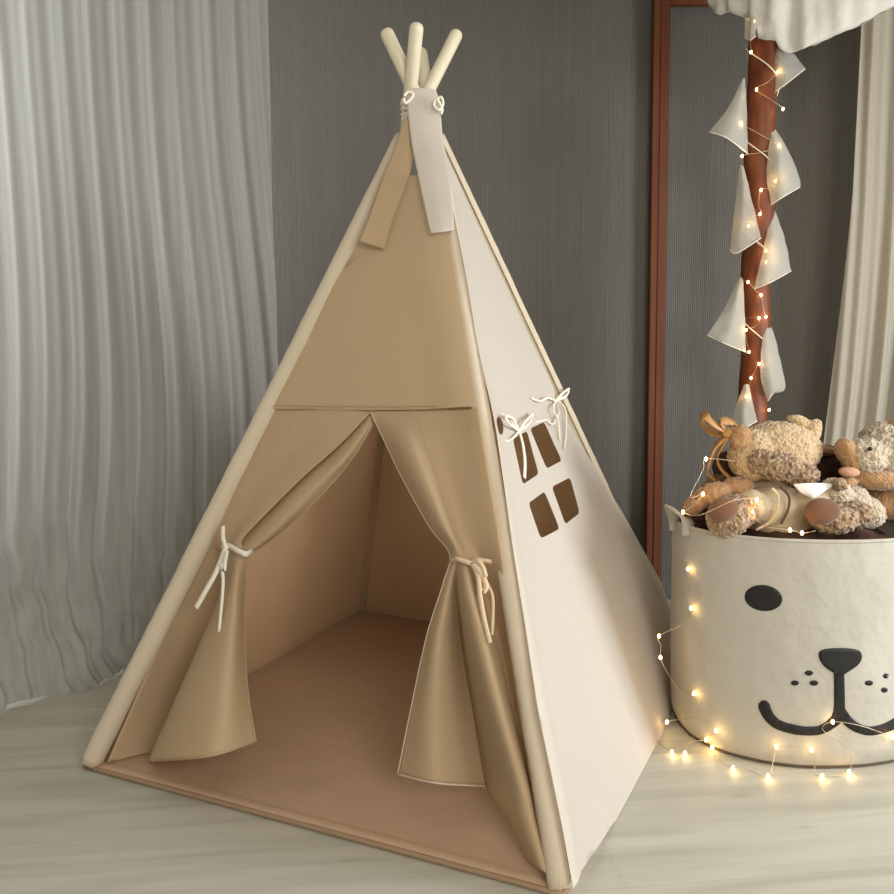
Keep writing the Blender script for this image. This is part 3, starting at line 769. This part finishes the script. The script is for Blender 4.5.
# ---------------------------------------------------------------- blanket and plush toys
def mesh_lump(name, parts, m_, parent=None, vox=.006, disp=0, dsize=.02, smooth_it=2):
    mb = MB()
    for p in parts: mb.add(*p)
    o = mb.build(name, m_, parent)
    r_ = o.modifiers.new('remesh', 'REMESH'); r_.mode = 'VOXEL'; r_.voxel_size = vox; r_.use_smooth_shade = True
    s_ = o.modifiers.new('soft', 'SMOOTH'); s_.iterations = smooth_it; s_.factor = .6
    if disp:
        tx = bpy.data.textures.new(name+'_curl', 'CLOUDS'); tx.noise_scale = dsize; tx.noise_depth = 2
        d_ = o.modifiers.new('curl', 'DISPLACE'); d_.texture = tx; d_.strength = disp; d_.mid_level = .5; d_.texture_coords = 'LOCAL'
    return o
def E(px_, py_, Y, rw, rh, rd, ang=0, amp=0):
    """ellipsoid centred on the sight of a point at depth Y, radii in metres, turned about the viewing axis"""
    return ellipsoid(at(px_, py_, Y), (rw, rd, rh), Matrix.Rotation(ang, 3, 'Y'), amp=amp)
PXM = 2.02/FPX   # metres per pixel at the toys
bvs = []; bfs = []
nA, nR = 48, 14
for j in range(nR+1):
    k = j/nR
    for i in range(nA):
        a = 2*math.pi*i/nA; s = bpt(a, BH-.03, .965)
        z = BH-.072+.095*(1-k*k)*(.8+.5*noise.noise(Vector((math.cos(a)*k*3, math.sin(a)*k*3, 4))))+.025*noise.noise(Vector((math.cos(a)*k*6, math.sin(a)*k*6, 1)))*(1-k**4)
        z += .075*(1-k)**.5*max(0, math.sin(a))
        bvs.append(Vector((BC.x+(s.x-BC.x)*k, BC.y+(s.y-BC.y)*k, z)))
for j in range(nR):
    for i in range(nA):
        i2 = (i+1) % nA; bfs.append((j*nA+i, j*nA+i2, (j+1)*nA+i2, (j+1)*nA+i))
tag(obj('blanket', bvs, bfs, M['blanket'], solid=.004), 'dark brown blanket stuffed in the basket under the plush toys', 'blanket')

YB1 = 2.02
b1 = thing('teddy_bear', at(775, 520, YB1), 'tan curly teddy bear in a cream knitted sweater, lying in the basket below the post', 'teddy bear')
def ex(a, k): return a*k*PXM
obj_h = mesh_lump('head', [E(776, 451, YB1+.03, .112, .076, .085, -.05), E(752, 455, YB1+.0, .058, .066, .06, .2)], M['plush'], b1, .005, .012, .012)
mesh_lump('muzzle', [E(778, 466, YB1-.05, .060, .036, .04, .12), E(800, 474, YB1-.03, .045, .032, .04, .3), E(760, 461, YB1-.045, .034, .032, .03)], M['curly'], b1, .0035, .022, .007)
mesh_lump('ear', [E(741, 437, YB1-.035, .026, .032, .018, .2)], M['tan'], b1, .004, .006, .01)
mesh_lump('ear', [E(810, 436, YB1+.01, .024, .048, .02, .45), E(800, 422, YB1+.02, .035, .016, .02, .35)], M['plush'], b1, .004, .006, .01)
sw = mesh_lump('sweater', [E(772, 490, YB1+.04, .075, .045, .06), E(778, 511, YB1-.01, .10, .066, .085, .08), E(812, 503, YB1-.06, .050, .042, .05, -.4), E(752, 507, YB1-.055, .040, .042, .05, .3)], M['knit'], b1, .005, .008, .03)
for (xs, rr) in ((((772,488),(778,496),(777,510),(770,522),(756,530)), .003), (((781,487),(789,497),(788,510),(781,524)), .0031)):
    obj('trim', *tube(cr([at(x, y, YB1-.108) for x, y in xs], 8), rr, 8), M['trim'] if rr > .00305 else M['knit'], sw)
# collar triangle
Vc, Fc = loft([[at(793,484,YB1-.115), at(812,483,YB1-.12), at(835,484,YB1-.10)], [at(800,492,YB1-.12), at(813,492,YB1-.125), at(826,490,YB1-.11)], [at(811,497,YB1-.12), at(813,498,YB1-.12), at(817,496,YB1-.115)]], 5, 5)
obj('collar', Vc, Fc, M['collar'], sw, solid=.004)
# arms
mesh_lump('arm', [E(712, 494, YB1-.03, .050, .026, .035, -.35), E(694, 506, YB1-.03, .030, .022, .03, -.5), E(738, 487, YB1-.02, .040, .026, .03, -.1)], M['tan'], b1, .004, .014, .01)
mesh_lump('arm', [E(836, 492, YB1-.075, .040, .034, .035, .4), E(852, 500, YB1-.04, .045, .040, .04, .6), E(866, 512, YB1-.03, .048, .040, .04, .5)], M['grey_plush'], b1, .004, .010, .01)
mesh_lump('paw', [E(840, 484, YB1-.112, .020, .013, .016, .5)], M['curly'], b1, .003, .012, .008)
# legs with suede soles facing the viewer
mesh_lump('leg', [E(728, 519, YB1-.135, .050, .044, .040, -.2), E(736, 512, YB1-.09, .05, .042, .05)], M['curly'], b1, .0035, .014, .008)
mesh_lump('sole', [E(723, 510, YB1-.168, .037, .029, .016, -.35)], M['suede'], b1, .003)
mesh_lump('leg', [E(833, 519, YB1-.135, .058, .036, .038, .1), E(855, 515, YB1-.10, .045, .034, .05)], M['curly'], b1, .0035, .012, .008)
mesh_lump('sole', [E(822, 511, YB1-.166, .042, .031, .018, .05)], M['suede'], b1, .003)

b2 = thing('teddy_bear', at(880, 490, 2.05), 'pale curly teddy bear leaning at the right of the basket, snout toward the sweater bear', 'teddy bear')
mesh_lump('head', [E(887, 455, 2.03, .080, .075, .08), E(865, 457, 2.0, .058, .048, .055, .15), E(880, 436, 2.04, .05, .035, .05, -.3)], M['grey_plush'], b2, .0045, .014, .012)
mesh_lump('snout', [E(846, 451, 1.99, .026, .034, .03, -.4), E(853, 462, 1.985, .026, .022, .028)], M['tan'], b2, .004, .006, .01)
mesh_lump('eye', [E(870, 449, 1.937, .0062, .0052, .005)], M['ink'], b2, .0015, 0, .01, 1)
mesh_lump('ear', [E(897, 425, 2.02, .022, .020, .018, .3)], M['tan'], b2, .004, .005, .01)
mesh_lump('mouth', [E(849, 472, 1.96, .026, .013, .016, .08)], M['pinkish'], b2, .0025, .003, .01)
mesh_lump('chin', [E(878, 479, 1.99, .070, .028, .05, .05), E(848, 482, 1.97, .022, .013, .02)], M['tan'], b2, .004, .006, .01)
mesh_lump('body', [E(905, 500, 2.05, .075, .06, .07), E(885, 503, 2.06, .06, .045, .06)], M['tan'], b2, .005, .008, .02)

b3 = thing('plush_toy', at(826, 470, 2.12), 'small dark brown plush toy tucked between the two teddy bears', 'plush toy')
mesh_lump('body', [E(826, 468, 2.14, .055, .062, .05)], M['blanket'], b3, .005, .008, .02)
mesh_lump('arm', [E(823, 450, 2.10, .040, .014, .018, .15)], M['tan'], b3, .004, .004, .01)

# amber gift bow behind the bear
bw = thing('ribbon_bow', at(716, 445, 2.03), 'amber fabric ribbon bow at the left end of the sweater bear, above the basket rim', 'ribbon bow')
def brib(name, pts, wd, parent, thick=.0015, vary=True):
    P = cr([at(x, y, Y) for x, y, Y in pts], 8); n = len(P)
    ws = [wd*(.55+.45*math.sin(math.pi*min(1, max(0, (i+1)/(n+1))))) for i in range(n)] if vary else wd
    return obj(name, *band(P, ws, Vector((.25, .75, .5)), thick), M['amber'], parent)
brib('loop', [(729,433,2.0),(715,425,1.99),(705,417,2.0),(701,420,2.03),(706,428,2.05),(716,434,2.03),(729,433,2.0)], .030, bw)
brib('loop', [(729,433,2.0),(722,424,2.0),(729,421,2.03),(736,427,2.03),(731,433,2.0)], .024, bw)
obj('knot', *ellipsoid(at(728, 433, 1.995), (.014, .012, .011), amp=.25, freq=2), M['amber'], bw)
brib('tail', [(727,436,2.0),(716,446,1.99),(710,460,2.0),(708,472,2.02),(716,481,2.04)], .022, bw)
brib('tail', [(729,436,2.0),(722,446,2.0),(717,458,2.02),(722,470,2.03),(733,480,2.03)], .020, bw)
b4 = thing('plush_toy', at(712, 490, 2.10), 'brown plush toy half hidden under the amber bow in the basket', 'plush toy')
mesh_lump('body', [E(722, 492, 2.10, .072, .050, .05, -.6), E(702, 508, 2.08, .045, .035, .05, -.6)], M['suede'], b4, .005, .01, .02)
mesh_lump('head', [E(728, 468, 2.11, .040, .045, .04)], M['blanket'], b4, .005, .006, .02)

# ---------------------------------------------------------------- fairy lights in the basket and round its foot
tb = [(706,459,1.97),(683,512,1.86),(703,494,1.93),(752,512,1.89),(757,500,1.90),(790,530,1.84),(802,533,1.83)]
TB = [at(*p) for p in tb]
wr = [at(735,461,1.96),TB[0],at(703,470,1.96),at(690,497,1.92),TB[2],at(690,508,1.87),TB[1],at(700,515,1.82),at(735,500,1.84),TB[4],TB[3],at(765,526,1.84),TB[5],TB[6],at(815,531,1.82)]
lights_string('fairy_lights', at(750, 530, 1.9), 'string of warm fairy lights lying among the plush toys in the basket', TB, cr(wr, 6))
fb = []
def onb(x, y): return hit(x, y)+Vector((-.003, -.010, 0))
near = lambda x, y, Y: at(x, y, Y)
chain = [('b', onb(688,568)), ('w', onb(700,590)), ('b', onb(691,607)), ('w', onb(684,622)), ('b', at(659,636,1.98)), ('w', at(661,646,1.97)), ('b', at(660.5,657.5,1.96)), ('w', at(667,672,1.95)), ('w', onb(681,690)),
         ('b', onb(694,692)), ('w', onb(700,712)), ('w', onb(686,717)), ('b', atz(667,722,.03)), ('w', atz(655,737,.012)), ('b', atz(672,752,.006)), ('b', atz(685,753,.006)), ('w', atz(690,742,.02)),
         ('b', onb(706,738)), ('b', onb(716,729)), ('b', onb(712,748)), ('w', atz(722,762,.006)), ('b', atz(733,768,.006)), ('w', atz(748,770,.006)), ('b', atz(768,776,.006)), ('w', onb(774,752)), ('b', onb(776,745)),
         ('b', onb(811,748)), ('w', atz(815,772,.006)), ('b', atz(822,776,.006)), ('b', atz(849,772,.006)), ('w', onb(846,745)), ('w', onb(822,728)), ('b', onb(832,720)), ('w', onb(860,724)), ('b', onb(891,735)), ('w', onb(905,742))]
for k, p in chain:
    p.z = max(p.z, .006)
gl = bpy.data.lights.new('bulb_light', 'POINT'); gl.energy = .022; gl.color = (1.0, .66, .25); gl.shadow_soft_size = .012
lights_string('fairy_lights', (BC.x, BC.y-.27, 0), 'string of warm fairy lights trailing around the foot of the animal-face basket', [p for k, p in chain if k == 'b'], cr([p for k, p in chain], 6), glow=gl)
